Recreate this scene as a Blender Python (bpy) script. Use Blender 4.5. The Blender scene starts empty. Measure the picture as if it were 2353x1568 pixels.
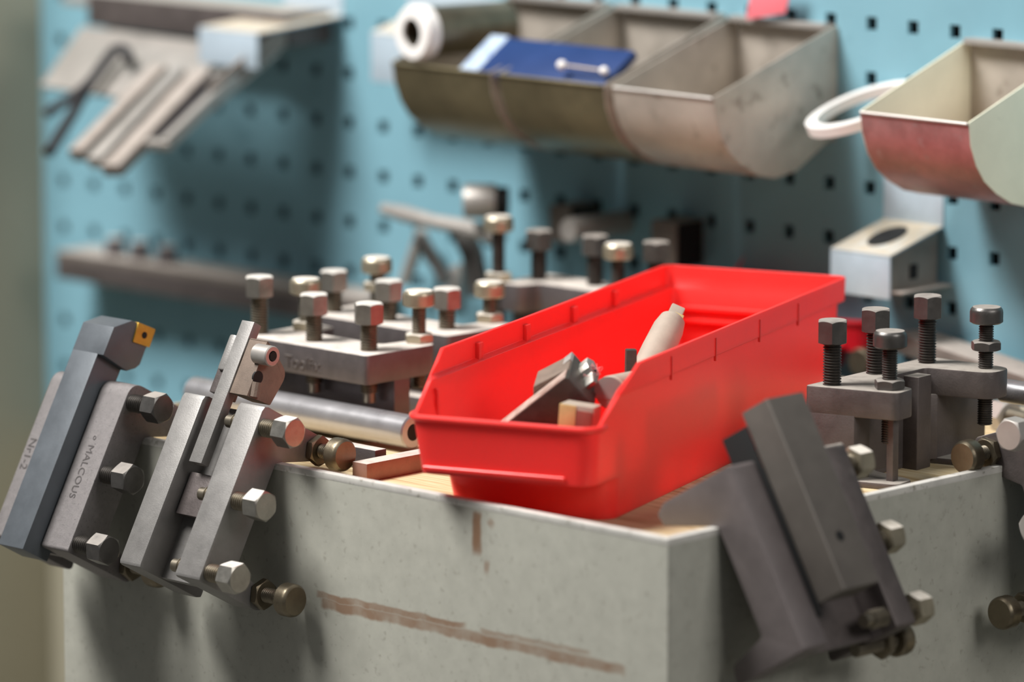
import bpy, bmesh, math, random
from mathutils import Vector as V, Matrix
from math import sin, cos, tan, pi, radians, atan, sqrt
random.seed(7)
C = bpy.context.scene.collection

# ------------------------------------------------------------------ camera model (image 2353 x 1568)
FPX = 11801.0
PH = atan(2006 / FPX)
TH = atan(FPX / cos(PH) / 12400)
HOR = V((-sin(TH), cos(TH), 0)); RGT = V((cos(TH), sin(TH), 0)); ZZ = V((0, 0, 1))
FWD = HOR * cos(PH) - ZZ * sin(PH); UPV = HOR * sin(PH) + ZZ * cos(PH)
def ray(x, y): return FWD + RGT * ((x - 1176.5) / FPX) - UPV * ((y - 784) / FPX)
CAM = -2.95 * ray(1535, 1240)
def pl(x, y, p, n):
    d = ray(x, y); return CAM + d * ((V(p) - CAM).dot(n) / d.dot(n))
def oz(x, y, v): return pl(x, y, (0, 0, v), V((0, 0, 1)))
def oy(x, y, v): return pl(x, y, (0, v, 0), V((0, 1, 0)))
def ox(x, y, v): return pl(x, y, (v, 0, 0), V((1, 0, 0)))
X, Y, Z = V((1, 0, 0)), V((0, 1, 0)), V((0, 0, 1))

# ------------------------------------------------------------------ materials
def lin(c):
    c = c / 255.0
    return c / 12.92 if c <= 0.04045 else ((c + 0.055) / 1.055) ** 2.4
def rgb(c, k=1.0): return (lin(c[0]) * k, lin(c[1]) * k, lin(c[2]) * k, 1)
MATS = {}
def mat(name, col, rough=0.5, metal=0.0, var=0.18, scale=60, bump=0.0, spots=None, spot_amt=0.55, dust=None, sss=0.0, rvar=0.12, spec=0.5):
    if name in MATS: return MATS[name]
    m = bpy.data.materials.new(name); m.use_nodes = True
    nt = m.node_tree; N = nt.nodes; L = nt.links
    b = N['Principled BSDF']
    b.inputs['Metallic'].default_value = metal
    b.inputs['Specular IOR Level'].default_value = spec
    tc = N.new('ShaderNodeTexCoord')
    n1 = N.new('ShaderNodeTexNoise'); n1.inputs['Scale'].default_value = scale; n1.inputs['Detail'].default_value = 6; n1.inputs['Roughness'].default_value = 0.65
    L.new(tc.outputs['Object'], n1.inputs['Vector'])
    r = N.new('ShaderNodeValToRGB')
    r.color_ramp.elements[0].position = 0.3; r.color_ramp.elements[1].position = 0.72
    r.color_ramp.elements[0].color = rgb(col, 1 - var); r.color_ramp.elements[1].color = rgb(col, 1 + var)
    L.new(n1.outputs['Fac'], r.inputs['Fac'])
    out = r.outputs['Color']
    if spots:
        n2 = N.new('ShaderNodeTexNoise'); n2.inputs['Scale'].default_value = scale * 3.1; n2.inputs['Detail'].default_value = 4
        L.new(tc.outputs['Object'], n2.inputs['Vector'])
        r2 = N.new('ShaderNodeValToRGB'); r2.color_ramp.elements[0].position = spot_amt; r2.color_ramp.elements[1].position = spot_amt + 0.12
        r2.color_ramp.elements[0].color = (0, 0, 0, 1); r2.color_ramp.elements[1].color = (1, 1, 1, 1)
        L.new(n2.outputs['Fac'], r2.inputs['Fac'])
        mx = N.new('ShaderNodeMix'); mx.data_type = 'RGBA'
        L.new(r2.outputs['Color'], mx.inputs['Factor']); L.new(out, mx.inputs['A']); mx.inputs['B'].default_value = rgb(spots)
        out = mx.outputs['Result']
    rr = N.new('ShaderNodeMapRange'); rr.inputs['To Min'].default_value = max(0.03, rough - rvar); rr.inputs['To Max'].default_value = min(1, rough + rvar)
    L.new(n1.outputs['Fac'], rr.inputs['Value'])
    rout = rr.outputs['Result']; mtl = None
    if dust:                                            # settled grey dust lying on the upward faces
        g = N.new('ShaderNodeNewGeometry'); sx = N.new('ShaderNodeSeparateXYZ'); L.new(g.outputs['Normal'], sx.inputs['Vector'])
        nd = N.new('ShaderNodeTexNoise'); nd.inputs['Scale'].default_value = 130; nd.inputs['Detail'].default_value = 5
        L.new(tc.outputs['Object'], nd.inputs['Vector'])
        ad = N.new('ShaderNodeMath'); ad.operation = 'MULTIPLY_ADD'; ad.inputs[1].default_value = 0.5; L.new(nd.outputs['Fac'], ad.inputs[0]); L.new(sx.outputs['Z'], ad.inputs[2])
        mr = N.new('ShaderNodeMapRange'); mr.inputs['From Min'].default_value = 0.85; mr.inputs['From Max'].default_value = 1.25; mr.inputs['To Max'].default_value = 0.85
        L.new(ad.outputs['Value'], mr.inputs['Value'])
        mx = N.new('ShaderNodeMix'); mx.data_type = 'RGBA'; L.new(mr.outputs['Result'], mx.inputs['Factor']); L.new(out, mx.inputs['A']); mx.inputs['B'].default_value = rgb(dust)
        out = mx.outputs['Result']
        m2 = N.new('ShaderNodeMix'); m2.inputs['B'].default_value = 0.8; L.new(mr.outputs['Result'], m2.inputs['Factor']); L.new(rout, m2.inputs['A']); rout = m2.outputs['Result']
        m3 = N.new('ShaderNodeMix'); m3.inputs['A'].default_value = metal; m3.inputs['B'].default_value = 0.0; L.new(mr.outputs['Result'], m3.inputs['Factor'])
        L.new(m3.outputs['Result'], b.inputs['Metallic'])
    L.new(out, b.inputs['Base Color']); L.new(rout, b.inputs['Roughness'])
    if bump:
        bp = N.new('ShaderNodeBump'); bp.inputs['Strength'].default_value = bump; bp.inputs['Distance'].default_value = 0.0006
        nb = N.new('ShaderNodeTexNoise'); nb.inputs['Scale'].default_value = scale * 12; nb.inputs['Detail'].default_value = 3
        L.new(tc.outputs['Object'], nb.inputs['Vector']); L.new(nb.outputs['Fac'], bp.inputs['Height']); L.new(bp.outputs['Normal'], b.inputs['Normal'])
    if sss:
        b.inputs['Subsurface Weight'].default_value = sss; b.inputs['Subsurface Radius'].default_value = (1, 0.15, 0.1); b.inputs['Subsurface Scale'].default_value = 0.012
    MATS[name] = m
    return m

DUST = (222, 212, 202)
m_plate = mat('ground_steel', (134, 131, 128), 0.5, 0.45, 0.10, 90, 0.15)
m_cast = mat('grainy_cast_steel', (124, 119, 118), 0.55, 0.4, 0.14, 260, 0.5, spots=(70, 66, 66), spot_amt=0.62)
m_dark = mat('blackened_steel', (102, 96, 97), 0.46, 0.55, 0.16, 70, 0.2, dust=DUST)
m_dark2 = mat('brown_black_steel', (98, 90, 88), 0.5, 0.5, 0.2, 60, 0.2, dust=(168, 160, 150))
m_slate = mat('blued_steel', (92, 97, 102), 0.48, 0.3, 0.10, 50, 0.06)
m_black = mat('bare_black_steel', (58, 56, 58), 0.5, 0.4, 0.15, 60)
m_fore = mat('plum_grey_steel', (108, 100, 99), 0.5, 0.3, 0.12, 50, 0.1)
m_rim = mat('worn_rim_highlight', (206, 203, 196), 0.45, 0.1, 0.12, 60, 0.0, spots=(150, 146, 134), spot_amt=0.6)  # worn paint, lightened further to carry the rim highlight
m_block = mat('brown_grey_steel', (104, 98, 92), 0.5, 0.3, 0.1, 50)
m_bolt = mat('worn_bolt_steel', (158, 154, 146), 0.36, 0.85, 0.16, 110, 0.1, dust=(214, 208, 200))
m_thread = mat('thread_steel', (128, 120, 106), 0.4, 0.8, 0.2, 120)
m_boltd = mat('dark_bolt_steel', (104, 101, 98), 0.38, 0.75, 0.15, 110, 0.1, dust=(160, 152, 144))
m_threadd = mat('dark_thread_steel', (84, 80, 76), 0.4, 0.75, 0.2, 120)
m_brassy = mat('yellowed_bolt_steel', (178, 168, 146), 0.38, 0.75, 0.2, 80, 0.1, dust=(222, 214, 204))
m_olive = mat('olive_bolt_steel', (122, 112, 94), 0.4, 0.8, 0.18, 80, 0.1)
m_bright = mat('polished_steel', (178, 176, 178), 0.3, 0.7, 0.10, 40)
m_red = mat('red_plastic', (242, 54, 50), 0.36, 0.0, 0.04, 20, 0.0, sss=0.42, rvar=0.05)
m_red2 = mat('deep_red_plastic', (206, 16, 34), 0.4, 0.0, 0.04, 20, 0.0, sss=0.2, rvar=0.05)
m_gold = mat('coated_carbide', (190, 152, 58), 0.42, 0.4, 0.12, 150)
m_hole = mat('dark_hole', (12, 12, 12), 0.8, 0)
m_copper = mat('rusty_bar_steel', (150, 112, 98), 0.5, 0.35, 0.22, 60, 0.2, dust=(206, 198, 188))
m_tan = mat('dusty_tan_steel', (168, 154, 140), 0.7, 0.1, 0.10, 70, 0.1)
m_brass = mat('brass_braze', (214, 186, 128), 0.5, 0.4, 0.12, 90)
m_rednib = mat('brick_red_steel', (142, 74, 62), 0.6, 0.1, 0.25, 120)
m_tool = mat('dusty_black_tool', (74, 70, 64), 0.55, 0.35, 0.25, 120, 0.2)
m_toolb = mat('brown_dust_tool', (120, 104, 92), 0.7, 0.1, 0.2, 100, 0.2)
m_sheet = mat('old_galvanised_sheet', (184, 175, 164), 0.45, 0.35, 0.2, 22, 0.05, spots=(140, 130, 118), spot_amt=0.6)
m_sheetb = mat('brassy_sheet', (128, 118, 92), 0.38, 0.7, 0.3, 24, 0.05)
m_sheetr = mat('red_stained_sheet', (172, 132, 130), 0.42, 0.45, 0.3, 36, 0.05, spots=(170, 150, 148), spot_amt=0.62)
m_cream = mat('cream_painted_sheet', (238, 236, 212), 0.55, 0.0, 0.06, 30, spots=(150, 146, 128), spot_amt=0.72)
m_white = mat('white_plastic', (236, 232, 228), 0.45, 0.0, 0.03, 30)
m_zinc = mat('zinc_hook_steel', (196, 212, 224), 0.4, 0.35, 0.08, 40, dust=(190, 170, 140))
m_blue = mat('blue_card', (12, 46, 98), 0.5, 0.0, 0.12, 30)
m_pale = mat('pale_blue_card', (172, 188, 206), 0.5, 0.0, 0.1, 60, spots=(92, 116, 178), spot_amt=0.56)
m_pink = mat('pink_card', (236, 118, 128), 0.6, 0.0, 0.03, 20)
m_ink = mat('stamped_ink', (72, 67, 66), 0.7, 0.1)
m_lint = mat('lint', (232, 150, 150), 0.9)
m_oldgrey = mat('old_grey_steel', (138, 128, 120), 0.5, 0.5, 0.2, 40, dust=(170, 160, 152))
m_oldlite = mat('dull_pale_steel', (176, 170, 164), 0.45, 0.5, 0.12, 30)

def pegboard_mat():
    m = mat('teal_painted_steel', (122, 166, 180), 0.5, 0.0, 0.07, 9, 0.0, spots=(108, 150, 164), spot_amt=0.64)
    return m
m_teal = pegboard_mat()
m_pillar = mat('grey_beige_paint', (166, 160, 140), 0.6, 0.0, 0.05, 8)
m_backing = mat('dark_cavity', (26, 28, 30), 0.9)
m_floor = mat('grey_concrete', (120, 118, 112), 0.8, 0, 0.15, 10)

def cabinet_mat():
    m = mat('grey_cabinet_paint', (166, 165, 154), 0.5, 0.0, 0.08, 75, 0.0, spots=(150, 148, 137), spot_amt=0.6)
    nt = m.node_tree; N = nt.nodes; L = nt.links; b = N['Principled BSDF']
    base = b.inputs['Base Color'].links[0].from_socket
    tc = N.new('ShaderNodeTexCoord'); sp = N.new('ShaderNodeSeparateXYZ'); L.new(tc.outputs['Object'], sp.inputs['Vector'])
    ns = N.new('ShaderNodeTexNoise'); ns.inputs['Scale'].default_value = 55; ns.inputs['Detail'].default_value = 5; L.new(tc.outputs['Object'], ns.inputs['Vector'])
    def math(op, a, bb, clamp=False):
        k = N.new('ShaderNodeMath'); k.operation = op; k.use_clamp = clamp
        for i, s in enumerate((a, bb)):
            if isinstance(s, (int, float)): k.inputs[i].default_value = s
            else: L.new(s, k.inputs[i])
        return k.outputs[0]
    wob = math('MULTIPLY', math('SUBTRACT', ns.outputs['Fac'], 0.5), 0.006)
    def streak(ax, az, bx, bz, w):      # rust streak between two points of the front face (x, z)
        dx, dz = bx - ax, bz - az; ln = sqrt(dx * dx + dz * dz); dx /= ln; dz /= ln
        px = math('SUBTRACT', sp.outputs['X'], ax); pz = math('SUBTRACT', sp.outputs['Z'], az)
        s = math('ADD', math('MULTIPLY', px, dx), math('MULTIPLY', pz, dz))
        q = math('ADD', math('SUBTRACT', math('MULTIPLY', px, -dz), math('MULTIPLY', pz, -dx)), wob)
        cross = math('SUBTRACT', 1.0, math('DIVIDE', math('ABSOLUTE', q, 0), w), True)
        along = math('MULTIPLY', math('MULTIPLY', math('SUBTRACT', s, 0.0), 350, True), math('MULTIPLY', math('SUBTRACT', ln, s), 250, True), True)
        return math('MULTIPLY', math('MULTIPLY', cross, 2.2, True), along)
    def P(x, y): v = oy(x, y, 0.0); return v.x + 0.26, v.z + 0.86      # object space of the cabinet
    tot = None
    for (a, bpt, w, k) in (((735, 1385), (1440, 1545), 0.0042, 0.9), ((725, 1366), (1075, 1442), 0.0026, 0.9), ((1100, 1449), (1360, 1504), 0.0022, 0.6),
                           ((1097, 1172), (1096, 1281), 0.0046, 1.0), ((1122, 1190), (1136, 1215), 0.003, 0.6), ((1120, 1285), (1119, 1325), 0.003, 0.6), ((1092, 1298), (1090, 1306), 0.003, 0.5)):
        s = math('MULTIPLY', streak(*P(*a), *P(*bpt), w), k)
        tot = s if tot is None else math('MAXIMUM', tot, s)
    patch = math('MULTIPLY', tot, math('MULTIPLY', ns.outputs['Fac'], 1.75, True), True)
    mx = N.new('ShaderNodeMix'); mx.data_type = 'RGBA'; L.new(patch, mx.inputs['Factor']); L.new(base, mx.inputs['A']); mx.inputs['B'].default_value = rgb((126, 98, 76))
    L.new(mx.outputs['Result'], b.inputs['Base Color'])
    return m
m_cab = cabinet_mat()

def wood_mat():
    m = mat('plywood', (206, 172, 122), 0.6, 0.0, 0.05, 14)
    nt = m.node_tree; N = nt.nodes; L = nt.links; b = N['Principled BSDF']
    tc = N.new('ShaderNodeTexCoord'); mp = N.new('ShaderNodeMapping'); mp.inputs['Scale'].default_value = (6, 90, 6); L.new(tc.outputs['Object'], mp.inputs['Vector'])
    n = N.new('ShaderNodeTexNoise'); n.inputs['Scale'].default_value = 2.2; n.inputs['Detail'].default_value = 6; n.inputs['Distortion'].default_value = 0.6; L.new(mp.outputs['Vector'], n.inputs['Vector'])
    r = N.new('ShaderNodeValToRGB'); e = r.color_ramp.elements
    e[0].position = 0.28; e[0].color = rgb((156, 126, 86)); e[1].position = 0.5; e[1].color = rgb((206, 184, 142)); k = e.new(0.8); k.color = rgb((222, 208, 178))
    L.new(n.outputs['Fac'], r.inputs['Fac']); L.new(r.outputs['Color'], b.inputs['Base Color'])
    return m
m_wood = wood_mat()

# ------------------------------------------------------------------ mesh building
class M:
    def __init__(s): s.bm = bmesh.new()
    def _add(s, t, T):
        vs = list(t.verts)
        for v in vs: v.co = T(v.co)
        bmesh.ops.recalc_face_normals(t, faces=t.faces)
        me = bpy.data.meshes.new('t'); t.to_mesh(me); t.free(); s.bm.from_mesh(me); bpy.data.meshes.remove(me)
    def _bev(s, t, bev, seg):
        if bev:
            ed = [e for e in t.edges if len(e.link_faces) == 2 and e.calc_face_angle(0) > 0.45]
            bmesh.ops.bevel(t, geom=ed, offset=bev, segments=seg, affect='EDGES', profile=0.6)
    def box(s, T, lo, hi, bev=0.0, seg=2):
        t = bmesh.new(); lo, hi = [min(a, b) for a, b in zip(lo, hi)], [max(a, b) for a, b in zip(lo, hi)]
        vs = [t.verts.new((x, y, z)) for x in (lo[0], hi[0]) for y in (lo[1], hi[1]) for z in (lo[2], hi[2])]
        for f in ((0, 1, 3, 2), (4, 6, 7, 5), (0, 4, 5, 1), (2, 3, 7, 6), (0, 2, 6, 4), (1, 5, 7, 3)): t.faces.new([vs[i] for i in f])
        bmesh.ops.recalc_face_normals(t, faces=t.faces); s._bev(t, bev, seg); s._add(t, T); return s
    def prism(s, T, poly, h0, h1, bev=0.0, seg=2):      # polygon in local (x, y), extruded along local z
        t = bmesh.new()
        a = [t.verts.new((p[0], p[1], h0)) for p in poly]; b = [t.verts.new((p[0], p[1], h1)) for p in poly]
        t.faces.new(a); t.faces.new(b[::-1]); n = len(poly)
        for i in range(n): t.faces.new((a[i], b[i], b[(i + 1) % n], a[(i + 1) % n]))
        bmesh.ops.recalc_face_normals(t, faces=t.faces); s._bev(t, bev, seg); s._add(t, T); return s
    def lathe(s, T, prof, seg=28, wob=None):            # profile (radius, height) round local z
        t = bmesh.new(); rings = []
        for j, (r, h) in enumerate(prof):
            if r <= 1e-6: rings.append([t.verts.new((0, 0, h))])
            else: rings.append([t.verts.new(((r + (wob(i, j) if wob else 0)) * cos(2 * pi * i / seg), (r + (wob(i, j) if wob else 0)) * sin(2 * pi * i / seg), h)) for i in range(seg)])
        for a, b in zip(rings, rings[1:]):
            for i in range(seg):
                k = (i + 1) % seg
                if len(a) == 1 and len(b) == 1: continue
                if len(a) == 1: t.faces.new((a[0], b[i], b[k]))
                elif len(b) == 1: t.faces.new((a[i], a[k], b[0]))
                else: t.faces.new((a[i], a[k], b[k], b[i]))
        s._add(t, T); return s
    def hexa(s, T, af, h0, h1, ch=0.30, hole=0.0):      # chamfered hexagon head / nut along local z
        t = bmesh.new(); seg = 48; ap = af / 2
        R = [ap / cos(((2 * pi * i / seg) % (pi / 3)) - pi / 6) for i in range(seg)]
        def ring(f, z): return [t.verts.new((f(R[i]) * cos(2 * pi * i / seg), f(R[i]) * sin(2 * pi * i / seg), z(R[i]))) for i in range(seg)]
        k = tan(radians(30))
        bot = ring(lambda r: ap * 0.96, lambda r: h0)
        lo = ring(lambda r: r, lambda r: h0 + (r - ap * 0.96) * k * 0.7)
        up = ring(lambda r: r, lambda r: h1 - (r - ap * 0.96) * k)
        top = ring(lambda r: ap * 0.96, lambda r: h1)
        for a, b in ((bot, lo), (lo, up), (up, top)):
            for i in range(seg): t.faces.new((a[i], a[(i + 1) % seg], b[(i + 1) % seg], b[i]))
        t.faces.new(bot[::-1]); t.faces.new(top); s._add(t, T); return s
    def tube(s, pts, r, seg=12):
        pts = [V(p) for p in pts]; t = bmesh.new(); rings = []
        rr = r if isinstance(r, (list, tuple)) else [r] * len(pts)
        up = V((0.3, 0.2, 1)).normalized()
        for i, p in enumerate(pts):
            d = (pts[min(i + 1, len(pts) - 1)] - pts[max(i - 1, 0)]).normalized()
            if abs(d.dot(up)) > 0.95: up = V((1, 0.1, 0))
            u = d.cross(up).normalized(); w = d.cross(u)
            rings.append([t.verts.new(p + (u * cos(2 * pi * k / seg) + w * sin(2 * pi * k / seg)) * rr[i]) for k in range(seg)])
        for a, b in zip(rings, rings[1:]):
            for i in range(seg): t.faces.new((a[i], a[(i + 1) % seg], b[(i + 1) % seg], b[i]))
        t.faces.new(rings[0][::-1]); t.faces.new(rings[-1]); s._add(t, lambda v: v); return s
    def build(s, name, m, parent=None, label=None, sharp=28, flat=False):
        bm = s.bm
        for f in bm.faces: f.smooth = not flat
        for e in bm.edges:
            if len(e.link_faces) != 2 or e.calc_face_angle(0) > radians(sharp): e.smooth = False
        root = parent
        while root is not None and root.parent is not None: root = root.parent
        org = V(root.location) if root is not None else None
        if org is None:
            lo = V([min(v.co[i] for v in bm.verts) for i in range(3)]); hi = V([max(v.co[i] for v in bm.verts) for i in range(3)])
            org = V(((lo.x + hi.x) / 2, (lo.y + hi.y) / 2, lo.z))
        for v in bm.verts: v.co -= org
        me = bpy.data.meshes.new(name); bm.to_mesh(me); bm.free()
        o = bpy.data.objects.new(name, me); C.objects.link(o); me.materials.append(m)
        if parent is None: o.location = org
        else: o.parent = parent
        if label: o['label'] = label
        return o

def frame(o, a, b, c):
    o, a, b, c = V(o), V(a), V(b), V(c)
    return lambda v: o + a * v[0] + b * v[1] + c * v[2]
W = frame((0, 0, 0), X, Y, Z)
def axis_frame(o, d, twist=0.0, ref=None):      # local z along d
    d = V(d).normalized(); u = V(ref) if ref is not None else (V((0, 0, 1)) if abs(d.z) < 0.9 else V((1, 0, 0)))
    u = (u - d * u.dot(d)).normalized(); w = d.cross(u)
    a = u * cos(twist) + w * sin(twist); b = d.cross(a)
    return frame(o, a, b, d)
def thing(name, label, cat, loc, group=None):
    o = bpy.data.objects.new(name, None); C.objects.link(o); o.location = V(loc); o.empty_display_size = 0.02
    o['label'] = label; o['category'] = cat
    if group: o['group'] = group
    return o
def tag(o, label, cat, group=None):
    o['label'] = label; o['category'] = cat
    if group: o['group'] = group
    return o
def struct(o): o['kind'] = 'structure'; return o
def rounded(poly, radii, n=5):                  # round the corners of a 2-D polygon
    out = []; k = len(poly)
    for i in range(k):
        p = V(poly[i]).to_2d(); r = radii[i] if isinstance(radii, (list, tuple)) else radii
        if r <= 0: out.append(tuple(p)); continue
        a = (V(poly[i - 1]).to_2d() - p); b = (V(poly[(i + 1) % k]).to_2d() - p)
        la, lb = a.length, b.length; a /= la; b /= lb; ang = a.angle(b); dd = min(r / tan(ang / 2), la * 0.48, lb * 0.48)
        p0, p1 = p + a * dd, p + b * dd
        for j in range(n + 1):
            t = j / n; out.append(tuple(p0 * (1 - t) ** 2 + p * 2 * t * (1 - t) + p1 * t * t))
    return out
def text(s, T, size, depth, name, m, parent):   # raised or stamped lettering, local x = reading direction, y = letter up, z = out
    c = bpy.data.curves.new('letters', 'FONT'); c.body = s; c.size = size; c.extrude = depth; c.resolution_u = 3
    o = bpy.data.objects.new('letters', c); C.objects.link(o)
    bpy.context.view_layer.update()
    me = bpy.data.meshes.new_from_object(o.evaluated_get(bpy.context.evaluated_depsgraph_get()))
    C.objects.unlink(o); bpy.data.objects.remove(o); bpy.data.curves.remove(c)
    k = M(); t = bmesh.new(); t.from_mesh(me); bpy.data.meshes.remove(me); bmesh.ops.remove_doubles(t, verts=t.verts, dist=1e-6); k._add(t, T)
    return k.build(name, m, parent)

# ------------------------------------------------------------------ bolts
def thread_prof(r, h0, h1, pitch=0.00175, cut=0.0011):
    n = max(2, int(abs(h1 - h0) / pitch)); st = (h1 - h0) / n; p = [(0, h0), (r - cut, h0)]
    for i in range(n): p += [(r - cut, h0 + st * (i + 0.08)), (r, h0 + st * (i + 0.42)), (r, h0 + st * (i + 0.62)), (r - cut, h0 + st * (i + 0.98))]
    return p + [(r - cut, h1), (0, h1)]
def clamp_bolt(parent, base, d, exposed, inner, head=0.0135, af=0.0175, r=0.0058, twist=0.3, mh=None, mt=None, ref=None):
    T = axis_frame(base, d, twist, ref)
    s = M().lathe(T, thread_prof(r, -inner + 0.006, exposed)).lathe(T, [(0, -inner), (r * 0.72, -inner), (r * 0.72, -inner + 0.0065), (0, -inner + 0.0065)]).build('clamp_bolt', mt or m_thread, parent)
    M().hexa(T, af, exposed, exposed + head).build('hex_head', mh or m_bolt, s)
    return s
def height_screw(parent, base, d, exposed, inner, nut_at=0.0, nut=True, r=0.0048, kr=0.0102, kh=0.0105, mh=None, mt=None, af=0.017, ref=None, nut_h=0.0058):
    T = axis_frame(base, d, 0.35, ref)
    s = M().lathe(T, thread_prof(r, -inner, exposed, 0.0015, 0.0008)).build('height_screw', mt or m_thread, parent)
    kn = lambda i, j: (0.00028 if (i + (j % 2)) % 2 else 0.0) if 1 < j < 8 else 0.0
    p = [(0, exposed), (kr * 0.86, exposed)] + [(kr, exposed + kh * (0.1 + 0.7 * q / 6)) for q in range(7)] + [(kr * 0.985, exposed + kh * 0.86), (kr * 0.86, exposed + kh), (0, exposed + kh)]
    M().lathe(T, p, 72, kn).build('knurled_head', mh or m_bolt, s)
    if nut: M().hexa(T, af, nut_at, nut_at + nut_h).build('lock_nut', mh or m_bolt, s)
    return s

# ------------------------------------------------------------------ quick change tool post holder
def holder(label, O, L, B, D, H, Tf, Tb, poly, polyb=None, web=(0.027, 0.040), wl=None, mbody=None, group='tool post holders', bev=0.0012, mback=None, loc=None, web_poly=None, rails=True):
    O, L, B, D = V(O), V(L).normalized(), V(B).normalized(), V(D).normalized()
    root = thing('tool_post_holder', label, 'tool holder', loc if loc is not None else O - B * H, group)
    T = frame(O, L, D, B)
    mb = mbody or m_dark
    M().prism(T, poly, -Tf, 0, bev).build('clamp_flange', mb, root)
    M().prism(T, polyb or poly, -H, -H + Tb, bev).build('back_flange', mback or mb, root)
    l0, l1 = wl if wl else (min(p[0] for p in poly) + 0.001, max(p[0] for p in poly) - 0.001)
    k = M()
    if web_poly: k.prism(T, web_poly, -H + Tb - 0.001, -Tf + 0.001, 0.0006)
    else: k.box(T, (l0, web[0], -H + Tb - 0.001), (l1, web[1], -Tf + 0.001), 0.0006)
    k.build('web', mb, root)
    return root, T, frame(O, L, B, D)

# =================================================================== THE SETTING
WY = 0.56                                       # wall plane
def pegboard():
    bm = bmesh.new(); px, pz, hs, hz = 0.0368, 0.038, 0.0046, 0.0046
    x0, z0 = -0.2113, 0.0785
    i0, i1, j0, j1 = -27, 8, -6, 7
    vc = {}
    def vt(x, y, z):
        k = (round(x, 6), round(y, 6), round(z, 6))
        if k not in vc: vc[k] = bm.verts.new(k)
        return vc[k]
    def quad(*p): bm.faces.new([vt(*q) for q in p])
    for i in range(i0, i1):
        for j in range(j0, j1):
            cx, cz = x0 + i * px, z0 + j * pz
            xs = [cx - px / 2, cx - hs, cx + hs, cx + px / 2]; zs = [cz - pz / 2, cz - hz, cz + hz, cz + pz / 2]
            for a in range(3):
                for b in range(3):
                    if a == 1 and b == 1: continue
                    quad((xs[a], WY, zs[b]), (xs[a + 1], WY, zs[b]), (xs[a + 1], WY, zs[b + 1]), (xs[a], WY, zs[b + 1]))
            h = [(xs[1], zs[1]), (xs[2], zs[1]), (xs[2], zs[2]), (xs[1], zs[2])]
            for q in range(4):
                a, b = h[q], h[(q + 1) % 4]
                quad((a[0], WY, a[1]), (a[0], WY + 0.004, a[1]), (b[0], WY + 0.004, b[1]), (b[0], WY, b[1]))
    k = M(); k.bm.free(); k.bm = bm
    o = struct(k.build('wall_back', m_teal, flat=True))
    b = M().box(W, (x0 + (i0 - 0.6) * px, WY + 0.03, z0 + (j0 - 0.6) * pz), (x0 + (i1 - 0.4) * px, WY + 0.06, z0 + (j1 - 0.4) * pz)).build('cavity_backing', m_backing); struct(b)  # sheet behind the holes, cavity shade put into its near-black colour
    return z0 + (j0 - 0.5) * pz
ZPEG = pegboard()
struct(M().box(W, (-2.6, WY + 0.001, -0.86), (0.7, WY + 0.05, ZPEG), 0.0).build('baseboard_back', m_pillar))
struct(M().box(W, (-1.75, WY - 0.135, -0.86), (oy(97, 500, WY - 0.002).x, WY + 0.05, 0.75), 0.012, 4).build('wall_left', m_pillar))
struct(M().box(W, (-3.5, -3.5, -0.90), (3.5, 0.65, -0.86)).build('floor', m_floor))

# =================================================================== CABINET
ZB = -0.011
cab = thing('steel_cabinet', 'grey painted sheet steel cabinet with a wooden board let into its top', 'cabinet', (-0.26, 0.24, -0.86))
XL = -0.529
M().box(W, (XL, 0, -0.86), (0, 0.0018, 0), 0.0005).build('front_panel', m_cab, cab)
M().box(W, (-0.0018, 0.0018, -0.86), (0, 0.475, 0), 0.0005).build('side_panel', m_cab, cab)
M().box(W, (XL, -0.0002, -0.004), (0.0002, 0.0062, 0.0003), 0.0008).build('worn_lit_rim', m_rim, cab)  # folded rim, the highlight along its edge put into the worn pale colour
M().box(W, (-0.0062, 0.0062, -0.004), (0.0002, 0.475, 0.0003), 0.0008).build('worn_lit_rim', m_rim, cab)
M().box(W, (XL, 0.0018, -0.86), (XL + 0.0018, 0.475, 0), 0.0005).build('side_panel', m_cab, cab)
M().box(W, (XL + 0.0018, 0.474, -0.86), (-0.0018, 0.4758, 0), 0.0).build('back_panel', m_cab, cab)
M().box(W, (XL + 0.0018, 0.0018, ZB - 0.018), (-0.0018, 0.474, ZB), 0.0).build('wooden_top', m_wood, cab)

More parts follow.
